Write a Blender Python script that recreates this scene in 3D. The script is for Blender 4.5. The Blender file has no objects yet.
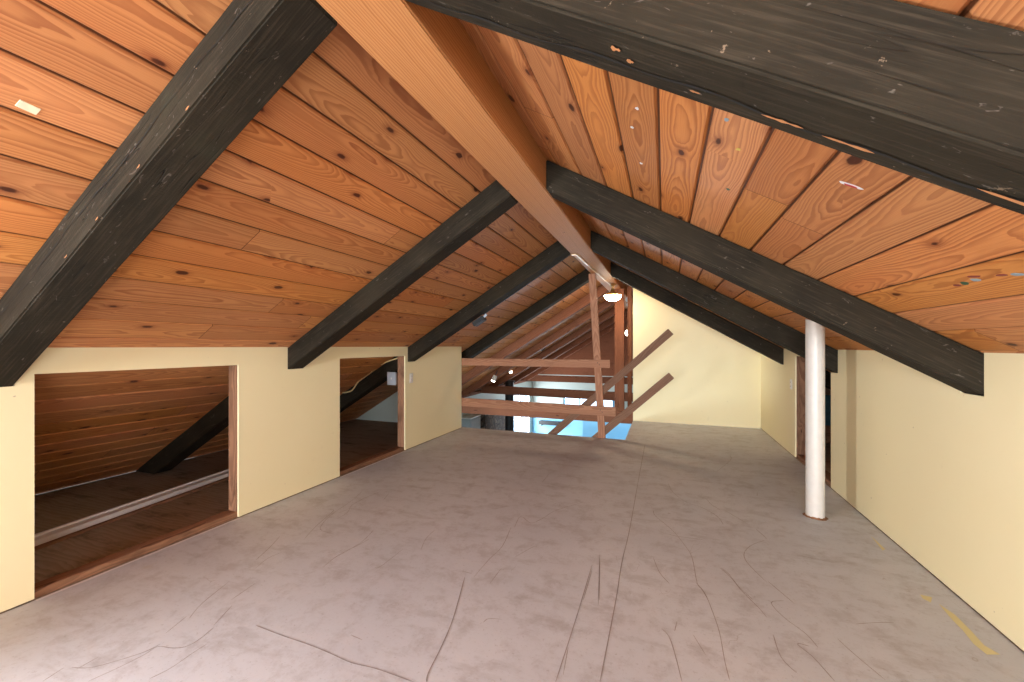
import bpy, bmesh, math, random
from mathutils import Vector, Matrix, noise
random.seed(7)
scn = bpy.context.scene
COL = scn.collection

# ------------------------------------------------------------------ camera
EYE = 1.22
cd = bpy.data.cameras.new('camera'); cam = bpy.data.objects.new('camera', cd); COL.objects.link(cam)
cd.sensor_width = 36; cd.lens = 409/1024*36; cd.shift_y = 5/1024
cd.clip_start = .02
cam.location = (0, 0, EYE); cam.rotation_euler = (math.pi/2, 0, math.radians(20.4))
scn.camera = cam

# ------------------------------------------------------------------ light and exposure
scn.view_settings.view_transform = 'Standard'; scn.view_settings.look = 'None'
scn.view_settings.gamma = 1; scn.view_settings.use_curve_mapping = False
scn.view_settings.exposure = 0.06
w = bpy.data.worlds.new('sky'); scn.world = w; w.use_nodes = True
bg = w.node_tree.nodes['Background']; bg.inputs[0].default_value = (.62, .80, 1, 1); bg.inputs[1].default_value = 3.0

def area(name, loc, rot, sx, sy, power, color, spread=180):
    l = bpy.data.lights.new(name, 'AREA'); l.shape = 'RECTANGLE'; l.size = sx; l.size_y = sy
    l.energy = power; l.color = color; l.spread = math.radians(spread)
    o = bpy.data.objects.new(name, l); COL.objects.link(o); o.location = loc; o.rotation_euler = rot
    return o
R = math.radians
# daylight through the big gable window behind the camera
area('daylight_gable_window', (-.75, -7.13, 1.05), (R(95), 0, 0), 3.5, 1.5, 1020, (.87, .94, 1.0))
# unseen source inferred from the post's shadow; its dormer window is added
area('post_shadow_light', (-2.905, -.42, .72), (0, R(-90), R(22)), .75, .34, 95, (.90, .95, 1), 130)
# added fill for the left wall, set in an invented dormer behind the camera
area('added_fill_right', (1.52, -1.6, .72), (0, R(90), R(-30)), .8, 1.3, 60, (.92, .95, 1), 140)
# daylight through two windows of the living room below, then an added fill
area('daylight_living_left', (-4.98, 13.95, -1.37), (0, R(-90), 0), 1.7, 2.0, 190, (.88, .94, 1))
area('daylight_living_far', (-2.65, 15.5, -.86), (R(-90), 0, 0), 1.8, .5, 170, (.88, .94, 1))
area('stair_wall_fill', (-4.98, 4.5, -1.3), (0, R(-90), 0), 1.2, 2.2, 230, (.80, .92, 1))  # added to brighten the blue stair wall; its window is invented

# ------------------------------------------------------------------ roof numbers
XL, XR = -2.83, 1.34
KL, KR = .604, .588
def zl(x): return 1.212 + KL*(x-XL)
def zr(x): return 1.190 + KR*(XR-x)
APEX = (1.190+KR*XR - 1.212 + KL*XL)/(KL+KR)
EL = XL - 1.212/KL; ER = XR + 1.19/KR
Y0, YF, YG, YE = -7.0, 5.5, 6.95, 15.3

# ------------------------------------------------------------------ node helper
class NT:
    def __init__(s, name):
        m = bpy.data.materials.new(name); m.use_nodes = True; s.m = m
        s.t = m.node_tree; s.t.nodes.clear()
        s.out = s.n('ShaderNodeOutputMaterial'); s.b = s.n('ShaderNodeBsdfPrincipled')
        s.l(s.b.outputs[0], s.out.inputs[0])
    def n(s, k): return s.t.nodes.new(k)
    def l(s, a, b): s.t.links.new(a, b)
    def put(s, sock, v):
        if isinstance(v, bpy.types.NodeSocket): s.l(v, sock)
        elif isinstance(v, (tuple, list)) and len(v) == 3 and sock.type == 'RGBA': sock.default_value = (*v, 1)
        else: sock.default_value = v
    def math(s, op, a, b=0., c=None, clamp=False):
        q = s.n('ShaderNodeMath'); q.operation = op; q.use_clamp = clamp
        s.put(q.inputs[0], a); s.put(q.inputs[1], b)
        if c is not None: s.put(q.inputs[2], c)
        return q.outputs[0]
    def add(s, a, b): return s.math('ADD', a, b)
    def mul(s, a, b): return s.math('MULTIPLY', a, b)
    def sub(s, a, b): return s.math('SUBTRACT', a, b)
    def xyz(s, x, y, z=0.):
        q = s.n('ShaderNodeCombineXYZ'); s.put(q.inputs[0], x); s.put(q.inputs[1], y); s.put(q.inputs[2], z); return q.outputs[0]
    def sep(s, v):
        q = s.n('ShaderNodeSeparateXYZ'); s.l(v, q.inputs[0]); return q.outputs
    def coord(s, k='Object'): return s.n('ShaderNodeTexCoord').outputs[k]
    def noise(s, v, scale, detail=3, rough=.55, dist=0., d='3D'):
        q = s.n('ShaderNodeTexNoise'); q.noise_dimensions = d; s.put(q.inputs['Vector'], v)
        q.inputs['Scale'].default_value = scale; q.inputs['Detail'].default_value = detail
        q.inputs['Roughness'].default_value = rough; q.inputs['Distortion'].default_value = dist
        return q.outputs[0]
    def voro(s, v, scale, feat='F1', rnd=1., d='3D'):
        q = s.n('ShaderNodeTexVoronoi'); q.feature = feat; q.voronoi_dimensions = d; s.put(q.inputs['Vector'], v)
        q.inputs['Scale'].default_value = scale; q.inputs['Randomness'].default_value = rnd; return q
    def white(s, v):
        q = s.n('ShaderNodeTexWhiteNoise'); q.noise_dimensions = '1D'; s.put(q.inputs['W'], v); return s.sep(q.outputs['Color'])
    def ss(s, x, a, b, lo=0., hi=1.):
        q = s.n('ShaderNodeMapRange'); q.interpolation_type = 'SMOOTHSTEP'; s.put(q.inputs[0], x)
        for i, v in enumerate((a, b, lo, hi)): s.put(q.inputs[i+1], v)
        return q.outputs[0]
    def mix(s, f, a, b, mode='MIX'):
        q = s.n('ShaderNodeMix'); q.data_type = 'RGBA'; q.blend_type = mode; s.put(q.inputs[0], f)
        s.put(q.inputs[6], a); s.put(q.inputs[7], b); return q.outputs[2]
    def hsv(s, c, h=.5, sa=1., v=1.):
        q = s.n('ShaderNodeHueSaturation'); s.put(q.inputs['Hue'], h); s.put(q.inputs['Saturation'], sa); s.put(q.inputs['Value'], v); s.put(q.inputs['Color'], c); return q.outputs[0]
    def bump(s, h, strength=.3, dist=.005, nrm=None):
        q = s.n('ShaderNodeBump'); q.inputs['Strength'].default_value = strength; q.inputs['Distance'].default_value = dist
        s.l(h, q.inputs['Height'])
        if nrm is not None: s.l(nrm, q.inputs['Normal'])
        s.l(q.outputs[0], s.b.inputs['Normal']); return q.outputs[0]
    def done(s, color, rough=.6, spec=.5, **kw):
        s.put(s.b.inputs['Base Color'], color); s.put(s.b.inputs['Roughness'], rough); s.b.inputs['Specular IOR Level'].default_value = spec
        for k, v in kw.items(): s.put(s.b.inputs[k.replace('_', ' ')], v)
        return s.m

def wood_grain(N, U, A, B, rings=120, centre=None, kx=2.4, ky=5.2, kthr=.55, ksz=.05, bow=.16):
    """grain and knots of one board: U along, A and B across (metres). returns ring 0..1, knot 0..1, halo"""
    kv = N.voro(N.xyz(N.mul(U, kx), N.mul(A, ky), N.mul(B, 1.)), 1., d='2D')
    cs = N.sep(kv.outputs['Color'])
    has = N.math('GREATER_THAN', cs[0], kthr)
    wob = N.noise(N.xyz(N.mul(U, 22.), N.mul(A, 40.), B), 1., 3, .6)
    d = N.add(kv.outputs['Distance'], N.mul(N.sub(wob, .5), .07))
    size = N.math('MULTIPLY_ADD', N.mul(cs[1], cs[1]), ksz, .022)
    knot = N.mul(has, N.ss(N.sub(d, size), -.012, .022, 1., 0.))
    halo = N.mul(has, N.math('POWER', 2.718, N.mul(d, -7.5)))
    # flat-sawn figure: distance from a pith line that dips and rises along the board
    h = N.mul(N.noise(N.xyz(N.mul(U, .8), N.mul(B, 2.), 1.7), 1., 2, .45), bow)
    mid = N.noise(N.xyz(N.mul(U, 2.4), N.mul(A, 11.), B), 1., 3, .55)
    if centre is None: centre = A
    r = N.math('SQRT', N.add(N.mul(centre, centre), N.mul(h, h)))
    g = N.add(N.mul(r, rings), N.add(N.mul(mid, 3.2), N.mul(halo, 3.2)))
    irr = N.noise(N.xyz(N.mul(g, .9), B, 0.), 1., 2)
    g = N.math('MULTIPLY_ADD', irr, .9, g)
    ring = N.math('FRACT', g)
    ring = N.mul(N.ss(ring, .15, .92), N.ss(ring, .93, 1., 1., 0.))
    ring = N.mul(ring, N.math('MULTIPLY_ADD', irr, 1.3, .25))
    return ring, knot, halo

def pine_planks():
    N = NT('varnished_knotty_pine')
    uv = N.sep(N.coord('UV')); U, V = uv[0], uv[1]
    pid = N.math('FLOOR', V); fv = N.math('FRACT', V)
    r0 = N.white(pid)
    jy = N.math('MULTIPLY_ADD', r0[0], 7., U); jy = N.mul(jy, 1/3.35)
    seg = N.math('FLOOR', jy); fj = N.math('FRACT', jy)
    r = N.white(N.math('MULTIPLY_ADD', seg, 37.3, pid))
    uu = N.math('MULTIPLY_ADD', r[0], 40., U)
    a = N.math('MULTIPLY_ADD', fv, .17, N.mul(r[1], 9.))
    cen = N.add(N.mul(N.sub(fv, .5), .17), N.math('MULTIPLY_ADD', r[1], .12, -.06))
    ring, knot, halo = wood_grain(N, uu, a, N.mul(r[2], 6.), 150, cen, kthr=.36)
    fib = N.noise(N.xyz(N.mul(uu, 5.), N.mul(a, 420.), 0.), 1., 2)
    c = N.mix(N.math('MULTIPLY', ring, .66, clamp=True), (.55, .222, .068), (.28, .078, .022))
    c = N.mix(N.ss(fib, .35, .75, 0., .22), c, (.33, .10, .03))
    blot = N.noise(N.xyz(N.mul(uu, 1.2), N.mul(a, 6.), 3.), 1., 2)
    c = N.mix(N.ss(blot, .45, .8, 0., .35), c, (.50, .15, .045))
    c = N.mix(N.mul(N.ss(halo, .22, .75), .7), c, (.24, .065, .02))
    c = N.mix(N.mul(knot, .92), c, (.055, .014, .007))
    c = N.hsv(c, N.math('MULTIPLY_ADD', r[1], .008, .497), N.math('MULTIPLY_ADD', r[0], .08, .93), N.math('MULTIPLY_ADD', r[2], .28, .87))
    joint = N.math('LESS_THAN', fj, .0012)
    c = N.mix(N.mul(joint, .8), c, (.05, .015, .006))
    # dark gap at the groove
    e = N.math('MINIMUM', fv, N.sub(1., fv))
    c = N.mix(N.ss(e, .012, .036, .92, 0.), c, (.05, .015, .006))
    h = N.add(N.mul(ring, -.25), N.add(N.mul(fib, .3), N.mul(knot, -.8)))
    N.bump(h, .12, .003)
    return N.done(c, N.math('MULTIPLY_ADD', fib, .18, .42), .14)

def board_wood(name, light, dark, knotc=(.05, .015, .008), rough=.6, val=.25, knots=.72, dirt=0., rings=120, spec=.2):
    N = NT(name)
    o = N.sep(N.coord('Object'))
    ri = N.n('ShaderNodeObjectInfo').outputs['Random']
    rr = N.white(N.mul(ri, 977.))
    U = N.math('MULTIPLY_ADD', rr[0], 30., o[0])
    A = N.add(N.math('MULTIPLY_ADD', rr[1], 7., o[1]), N.mul(o[2], .85))
    cen = N.add(N.add(o[1], N.mul(o[2], .85)), N.math('MULTIPLY_ADD', rr[1], .08, -.04))
    ring, knot, halo = wood_grain(N, U, A, N.mul(rr[2], 5.), rings, cen, kx=1.9, ky=8., kthr=knots, ksz=.035)
    fib = N.noise(N.xyz(N.mul(U, 7.), N.mul(A, 330.), 1.), 1., 2)
    c = N.mix(N.math('MULTIPLY', ring, .85, clamp=True), light, dark)
    c = N.mix(N.ss(fib, .4, .75, 0., .3), c, dark)
    c = N.mix(N.mul(knot, .85), c, knotc)
    if dirt:
        dn = N.noise(N.xyz(N.mul(U, 3.), N.mul(A, 8.), 2.), 1., 4, .65)
        c = N.mix(N.ss(dn, .5, .72, 0., dirt), c, tuple(x*.35 for x in dark))
    c = N.hsv(c, .5, 1., N.math('MULTIPLY_ADD', rr[2], val, 1-val/2))
    N.bump(N.add(N.mul(fib, .4), N.mul(ring, -.2)), .25, .003)
    return N.done(c, rough, spec)

def black_timber():
    N = NT('black_stained_rough_timber')
    o = N.sep(N.coord('Object'))
    ri = N.n('ShaderNodeObjectInfo').outputs['Random']; rr = N.white(N.mul(ri, 733.))
    U = N.math('MULTIPLY_ADD', rr[0], 30., o[0])
    P = N.xyz(U, o[1], o[2])
    A = N.add(o[1], N.mul(o[2], .8))
    fib = N.noise(N.xyz(N.mul(U, 5.), N.mul(o[1], 130.), N.mul(o[2], 130.)), 1., 3, .6)
    saw = N.noise(N.xyz(N.mul(U, 160.), N.mul(o[1], 9.), N.mul(o[2], 9.)), 1., 2)
    patch = N.noise(P, 2.3, 4, .6)
    c = N.mix(N.ss(patch, .35, .7), (.017, .0135, .009), (.029, .0225, .014))
    c = N.mix(N.ss(fib, .45, .75, 0., .7), c, (.052, .040, .027))
    c = N.mix(N.ss(patch, .62, .8, 0., .35), c, (.04, .05, .03))
    # drying checks running along the timber
    ck = N.noise(N.xyz(N.mul(U, .9), N.mul(A, 16.), rr[1]), 1., 2, .5)
    line = N.ss(N.math('ABSOLUTE', N.sub(ck, .5)), 0., .006, 1., 0.)
    msk = N.ss(N.noise(P, 1.7, 2), .48, .56)
    c = N.mix(N.mul(N.mul(line, msk), .8), c, (.006, .005, .004))
    # worn arrises and knocks showing bare pale wood
    wear = N.noise(P, 26., 4, .7)
    g = N.n('ShaderNodeNewGeometry')
    c = N.mix(N.ss(wear, .675, .72, 0., .5), c, (.30, .22, .15))
    sc = N.noise(N.xyz(N.mul(U, 18.), N.mul(A, 60.), 4.), 1., 3, .6, 1.2)
    c = N.mix(N.mul(N.ss(sc, .66, .72), .3), c, (.26, .22, .19))
    N.bump(N.add(N.add(N.mul(fib, .6), N.mul(saw, .25)), N.mul(N.mul(line, msk), -1.5)), .5, .004)
    return N.done(c, .8, .12)

def painted_wall(name, col, col2):
    N = NT(name)
    p = N.coord('Object')
    a = N.noise(p, 1.1, 3); b = N.noise(p, 140., 2); d = N.noise(p, 9., 4, .65)
    c = N.mix(N.ss(a, .3, .7), col, col2)
    c = N.mix(N.ss(d, .66, .80, 0., .18), c, (.52, .42, .25))
    sp = N.noise(p, 34., 1)
    c = N.mix(N.ss(sp, .80, .82, 0., .5), c, (.30, .22, .14))
    N.bump(N.add(b, N.mul(d, .4)), .12, .002)
    return N.done(c, .62, .3)

def subfloor():
    N = NT('grey_painted_plywood_subfloor')
    p = N.coord('Object'); s = N.sep(p)
    big = N.noise(p, .8, 3, .55); med = N.noise(p, 6.5, 6, .74, .2); fine = N.noise(p, 60., 5, .75)
    stx = N.noise(N.xyz(N.mul(s[0], 2.6), N.mul(s[1], 7.), 0.), 1., 5, .7)
    c = N.mix(N.ss(big, .35, .68), (.54, .555, .615), (.62, .635, .69))
    c = N.mix(N.ss(med, .46, .68, 0., .42), c, (.34, .31, .32))
    c = N.mix(N.ss(stx, .52, .68, 0., .32), c, (.31, .28, .28))
    c = N.mix(N.ss(stx, .30, .44, .35, 0.), c, (.62, .61, .65))
    c = N.mix(N.ss(fine, .56, .70, 0., .40), c, (.23, .20, .20))
    c = N.mix(N.ss(fine, .27, .38, .30, 0.), c, (.70, .66, .63))
    ochre = N.noise(p, 3.1, 3, .6)
    c = N.mix(N.ss(ochre, .70, .78, 0., .25), c, (.50, .43, .30))
    # short pencil-like scratches
    q = N.noise(N.xyz(N.mul(s[0], 2.6), N.mul(s[1], 1.7), 7.), 1., 2, .5, 1.5)
    ln = N.ss(N.math('ABSOLUTE', N.sub(q, .47)), .0005, .0035, 1., 0.)
    m2 = N.ss(N.noise(p, 2.9, 2), .56, .62)
    c = N.mix(N.mul(N.mul(ln, m2), .45), c, (.30, .25, .23))
    N.bump(N.add(N.mul(med, .4), N.mul(fine, .35)), .3, .002)
    return N.done(c, N.math('MULTIPLY_ADD', med, .25, .42), .35)

def plain(name, col, rough=.5, metal=0., spec=.5, bumpy=0., var=.0, **kw):
    N = NT(name)
    p = N.coord('Object')
    nz = N.noise(p, 22., 4, .65)
    c = N.mix(N.ss(nz, .35, .75, 0., 1.), col, tuple(x*(1-var) for x in col)) if var else col
    if bumpy: N.bump(nz, bumpy, .002)
    return N.done(c, rough, spec, Metallic=metal, **kw)

def stone():
    N = NT('brown_fieldstone_masonry'); p = N.coord('Object')
    v = N.voro(p, 6.); e = N.voro(p, 6., 'DISTANCE_TO_EDGE')
    c = N.mix(N.sep(v.outputs['Color'])[0], (.09, .06, .045), (.26, .20, .16))
    c = N.mix(N.ss(e.outputs['Distance'], .02, .06, 1., 0.), c, (.05, .04, .035))
    N.bump(e.outputs['Distance'], .8, .03); return N.done(c, .85)

def glass():
    N = NT('window_glass'); N.t.nodes.remove(N.b)
    tr = N.n('ShaderNodeBsdfTransparent'); gl = N.n('ShaderNodeBsdfGlossy'); gl.inputs['Roughness'].default_value = .02
    lw = N.n('ShaderNodeLayerWeight'); lw.inputs[0].default_value = .5; mx = N.n('ShaderNodeMixShader')
    N.l(N.math('MULTIPLY_ADD', N.math('POWER', lw.outputs['Facing'], 5.), .8, .03), mx.inputs[0]); N.l(tr.outputs[0], mx.inputs[1]); N.l(gl.outputs[0], mx.inputs[2]); N.l(mx.outputs[0], N.out.inputs[0])
    return N.m

def emitter(name, col, st):
    return plain(name, col, .3, Emission_Color=col, Emission_Strength=st)

M = dict(
 pine=pine_planks(), black=black_timber(),
 ridge=board_wood('honey_fir_ridge_timber', (.52, .235, .088), (.35, .13, .042), knots=.86, rings=95, val=.05),
 brown=board_wood('reddish_brown_stained_fir', (.27, .105, .054), (.14, .048, .025), rough=.7, dirt=.25, spec=.1),
 rail=board_wood('weathered_brown_fir_two_by_four', (.46, .23, .135), (.28, .12, .065), rough=.65, dirt=.2),
 handrail=board_wood('dark_brown_slanting_board', (.25, .135, .085), (.15, .075, .045), rough=.7, dirt=.3),
 jamb=board_wood('dusty_brown_stud', (.32, .165, .095), (.16, .075, .042), rough=.75, dirt=.6, knots=.7),
 crawl=board_wood('dusty_brown_crawlspace_plywood', (.40, .31, .235), (.29, .215, .155), rough=.85, dirt=.7, rings=30, knots=.97),
 yellow=painted_wall('pale_yellow_wall_paint', (.86, .765, .49), (.84, .74, .46)),
 white=painted_wall('off_white_wall_paint', (.50, .56, .52), (.45, .52, .48)),
 blue=painted_wall('light_blue_wall', (.30, .64, .90), (.27, .60, .86)),  # light blue for the lower walls
 floor=subfloor(),
 pipe=plain('cream_painted_pipe', (.62, .585, .54), .38, bumpy=.05, var=.06),
 rust=plain('rusty_sealant', (.24, .11, .05), .9, bumpy=.5, var=.5),
 plastic=plain('white_plastic', (.78, .77, .73), .35),
 slot=plain('dark_slot', (.04, .035, .03), .6),
 steel=plain('brushed_steel_plate', (.62, .68, .76), .35, metal=.5),
 brass=plain('aged_brass', (.55, .36, .14), .35, metal=.9),
 strip=plain('cream_raceway_enamel', (.80, .58, .36), .35),
 blackmetal=plain('black_metal', (.012, .012, .014), .45, bumpy=.05),
 cord=plain('yellow_cable_sheath', (.80, .58, .28), .5),
 seam=plain('dark_floor_seam', (.31, .28, .28), .9), scuff=plain('pencil_scuff', (.32, .29, .29), .9),
 drip=plain('yellow_paint_drip', (.72, .64, .34), .55), lip=plain('white_primer_edge', (.78, .75, .77), .7),
 crack=plain('dark_timber_split', (.006, .005, .004), .95), bare=plain('bare_orange_wood', (.45, .19, .07), .7, var=.4),
 teal=plain('teal_painted_board', (.035, .13, .17), .5, var=.3), grey=plain('grey_insulation_board', (.40, .42, .42), .8, bumpy=.3, var=.15),
 stone=stone(), glass=glass(), frame=plain('white_window_frame', (.75, .8, .82), .4), bframe=plain('blue_window_frame', (.12, .30, .48), .4),
 shade=emitter('lit_opal_glass', (1., .78, .52), 60.), bulb=emitter('lit_bulb', (1., .90, .72), 22.),
 cream=plain('cream_sticker', (.80, .72, .50), .5, var=.15), red=plain('red_sticker', (.45, .04, .05), .5), wsm=plain('white_sticker', (.75, .75, .78), .5),
 green=plain('dark_green_wax', (.03, .10, .05), .5), maroon=plain('maroon_wax', (.22, .035, .03), .5), steelblue=plain('blue_grey_wax', (.25, .33, .38), .5), gold=plain('yellow_wax', (.62, .48, .10), .5),
 lfloor=plain('pale_living_floor', (.42, .47, .50), .5, var=.1),
)

# ------------------------------------------------------------------ mesh helpers
def obj(name, bm, mat, parent=None, kind=None, smooth=False, label=None):
    me = bpy.data.meshes.new(name); bmesh.ops.recalc_face_normals(bm, faces=bm.faces) if name != 'ceiling' else None
    bm.to_mesh(me); bm.free()
    me.materials.append(M[mat])
    if smooth:
        for p in me.polygons: p.use_smooth = True
        me.set_sharp_from_angle(angle=R(40))
    o = bpy.data.objects.new(name, me); COL.objects.link(o)
    if parent is not None: o.parent = parent
    if kind: o['kind'] = kind
    if label: o['label'] = label
    return o
def tag(o, label, cat, group=None):
    o['label'] = label; o['category'] = cat
    if group: o['group'] = group
    return o
def thing(name, loc, label, cat, group=None, rot=(0, 0, 0)):
    o = bpy.data.objects.new(name, None); o.empty_display_size = .1; COL.objects.link(o)
    o.location = loc; o.rotation_euler = rot
    return tag(o, label, cat, group)
def box_bm(x0, x1, y0, y1, z0, z1, bev=0., bm=None):
    b = bm or bmesh.new()
    vs = [b.verts.new((x, y, z)) for x in (x0, x1) for y in (y0, y1) for z in (z0, z1)]
    for f in ((0,1,3,2), (4,6,7,5), (0,4,5,1), (2,3,7,6), (0,2,6,4), (1,5,7,3)): b.faces.new([vs[i] for i in f])
    if bev and bm is None: bmesh.ops.bevel(b, geom=b.edges[:], offset=bev, segments=2, affect='EDGES')
    return b
def prism(poly, y0, y1, bev=0., cuts=0, wob=0., seed=0):
    """polygon in local x,z swept in y, edges eased; optional sections along x with a rough-sawn wobble"""
    b = bmesh.new()
    a = [b.verts.new((x, y0, z)) for x, z in poly]; c = [b.verts.new((x, y1, z)) for x, z in poly]
    b.faces.new(a[::-1]); b.faces.new(c)
    n = len(poly)
    for i in range(n): b.faces.new((a[i], a[(i+1) % n], c[(i+1) % n], c[i]))
    bmesh.ops.recalc_face_normals(b, faces=b.faces)
    if bev: bmesh.ops.bevel(b, geom=b.edges[:], offset=bev, segments=2, affect='EDGES')
    if cuts:
        xs = [p[0] for p in poly]; lo, hi = min(xs), max(xs)
        for k in range(1, cuts):
            x = lo+(hi-lo)*k/cuts
            bmesh.ops.bisect_plane(b, geom=b.verts[:]+b.edges[:]+b.faces[:], plane_co=(x, 0, 0), plane_no=(1, 0, 0))
    if wob:
        for v in b.verts:
            nz = noise.noise_vector(Vector((v.co.x*3+seed*9.1, v.co.y*6, v.co.z*6)))
            v.co.y += nz.y*wob; v.co.z += nz.z*wob
    return b
def orient(o, p, q, up=(0, 0, 1)):
    """local x from p towards q"""
    x = (Vector(q)-Vector(p)).normalized(); y = Vector(up).cross(x).normalized(); z = x.cross(y)
    m = Matrix((x, y, z)).transposed().to_4x4(); m.translation = Vector(p)
    o.matrix_world = m; return o
def stick(name, p, q, wy, wz, mat, parent=None, bev=.004, up=(0, 0, 1), kind=None, seed=0, wob=.0015):
    """squared timber from p to q, wy thick across and wz deep"""
    L = (Vector(q)-Vector(p)).length
    b = prism([(0, -wz/2), (L, -wz/2), (L, wz/2), (0, wz/2)], -wy/2, wy/2, bev, max(2, int(L/.25)), wob, seed)
    return orient(obj(name, b, mat, parent, kind, True), p, q, up)
def wall_grid(name, axis, d0, d1, us, zs, holes, mat, kind='structure'):
    """slab wall with rectangular holes; axis 'x' = the slab lies in a plane of constant x"""
    us = sorted(set(us+[h[i] for h in holes for i in (0, 1)])); zs = sorted(set(zs+[h[i] for h in holes for i in (2, 3)]))
    def solid(i, j):
        if not (0 <= i < len(us)-1 and 0 <= j < len(zs)-1): return False
        u = (us[i]+us[i+1])/2; z = (zs[j]+zs[j+1])/2
        return not any(h[0] < u < h[1] and h[2] < z < h[3] for h in holes)
    b = bmesh.new(); C = {}
    def V(u, z, d):
        k = (round(u, 4), round(z, 4), d)
        if k not in C: C[k] = b.verts.new((d, u, z) if axis == 'x' else (u, d, z))
        return C[k]
    for i in range(len(us)-1):
        for j in range(len(zs)-1):
            if not solid(i, j): continue
            u0, u1, z0, z1 = us[i], us[i+1], zs[j], zs[j+1]
            for d in (d0, d1): b.faces.new((V(u0, z0, d), V(u1, z0, d), V(u1, z1, d), V(u0, z1, d)))
            if not solid(i-1, j): b.faces.new((V(u0, z0, d0), V(u0, z0, d1), V(u0, z1, d1), V(u0, z1, d0)))
            if not solid(i+1, j): b.faces.new((V(u1, z0, d0), V(u1, z0, d1), V(u1, z1, d1), V(u1, z1, d0)))
            if not solid(i, j-1): b.faces.new((V(u0, z0, d0), V(u0, z0, d1), V(u1, z0, d1), V(u1, z0, d0)))
            if not solid(i, j+1): b.faces.new((V(u0, z1, d0), V(u0, z1, d1), V(u1, z1, d1), V(u1, z1, d0)))
    return obj(name, b, mat, None, kind)
def lathe(prof, n=40, bm=None, z0=0.):
    b = bm or bmesh.new(); rows = []
    for r, z in prof: rows.append([b.verts.new((r*math.cos(2*math.pi*k/n), r*math.sin(2*math.pi*k/n), z+z0)) for k in range(n)])
    for a, c in zip(rows, rows[1:]):
        for k in range(n): b.faces.new((a[k], a[(k+1) % n], c[(k+1) % n], c[k]))
    b.faces.new(rows[0][::-1]); b.faces.new(rows[-1]); return b
def tube(pts, r, n=10):
    b = bmesh.new(); pts = [Vector(p) for p in pts]; rows = []
    for i, p in enumerate(pts):
        t = (pts[min(i+1, len(pts)-1)]-pts[max(i-1, 0)]).normalized()
        s = t.cross(Vector((0, 0, 1)))
        s = s.normalized() if s.length > 1e-3 else Vector((1, 0, 0)); u = s.cross(t)
        rows.append([b.verts.new(p+r*(math.cos(2*math.pi*k/n)*s+math.sin(2*math.pi*k/n)*u)) for k in range(n)])
    for a, c in zip(rows, rows[1:]):
        for k in range(n): b.faces.new((a[k], a[(k+1) % n], c[(k+1) % n], c[k]))
    b.faces.new(rows[0][::-1]); b.faces.new(rows[-1]); return b
def smooth_path(pts, k=5):
    out = []; n = len(pts)
    P = [Vector(p) for p in pts]
    for i in range(n-1):
        a, b, c, d = P[max(i-1, 0)], P[i], P[i+1], P[min(i+2, n-1)]
        for j in range(k):
            t = j/k
            out.append(.5*((2*b)+(c-a)*t+(2*a-5*b+4*c-d)*t*t+(3*b-a-3*c+d)*t**3))
    out.append(P[-1]); return out

# ------------------------------------------------------------------ roof boarding
def roof():
    b = bmesh.new(); uv = b.loops.layers.uv.new('UVMap')
    ys = [Y0, YE]
    def quad(p, q, vp, vq):
        a = [b.verts.new((p[0], ys[0], p[1])), b.verts.new((q[0], ys[0], q[1])), b.verts.new((q[0], ys[1], q[1])), b.verts.new((p[0], ys[1], p[1]))]
        f = b.faces.new(a)
        for l, (u, v) in zip(f.loops, ((ys[0], vp), (ys[0], vq), (ys[1], vq), (ys[1], vp))): l[uv].uv = (u, v)
    for side in (0, 1):
        Z = zl if side == 0 else zr; k = KL if side == 0 else KR
        pitch = .1465 if side == 0 else .150
        x0 = -1.138 if side == 0 else -.171
        nrm = Vector((-k, 0, 1) if side == 0 else (k, 0, 1)).normalized()
        lo, hi = (EL, APEX) if side == 0 else (APEX, ER)
        i0 = math.floor((lo-x0)/pitch); i1 = math.ceil((hi-x0)/pitch)
        g = .009; dep = .009
        for i in range(i0, i1):
            a = x0+i*pitch; c = a+pitch; off = 100*side+50
            A = max(a, lo); Cc = min(c, hi)
            pts = [(a, dep), (a+g*.35, dep), (a+g, 0), (c-g, 0), (c-g*.35, dep), (c, dep)]
            pts = [p for p in pts]
            for (xa, da), (xb, db) in zip(pts, pts[1:]):
                if xb <= lo or xa >= hi: continue
                xa_, xb_ = max(xa, lo), min(xb, hi)
                pa = (xa_+nrm.x*da, Z(xa_)+nrm.z*da); pb = (xb_+nrm.x*db, Z(xb_)+nrm.z*db)
                quad(pa, pb, off+i+(xa_-a)/pitch, off+i+(xb_-a)/pitch)
        o = nrm*.06
        quad((lo, Z(lo)+.06), (hi, Z(hi)+.06), 0, 0)
    ob = obj('ceiling', b, 'pine', None, 'structure')
    ob['label'] = 'knotty pine board ceiling rising to the ridge'
    return ob
roof()

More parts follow.
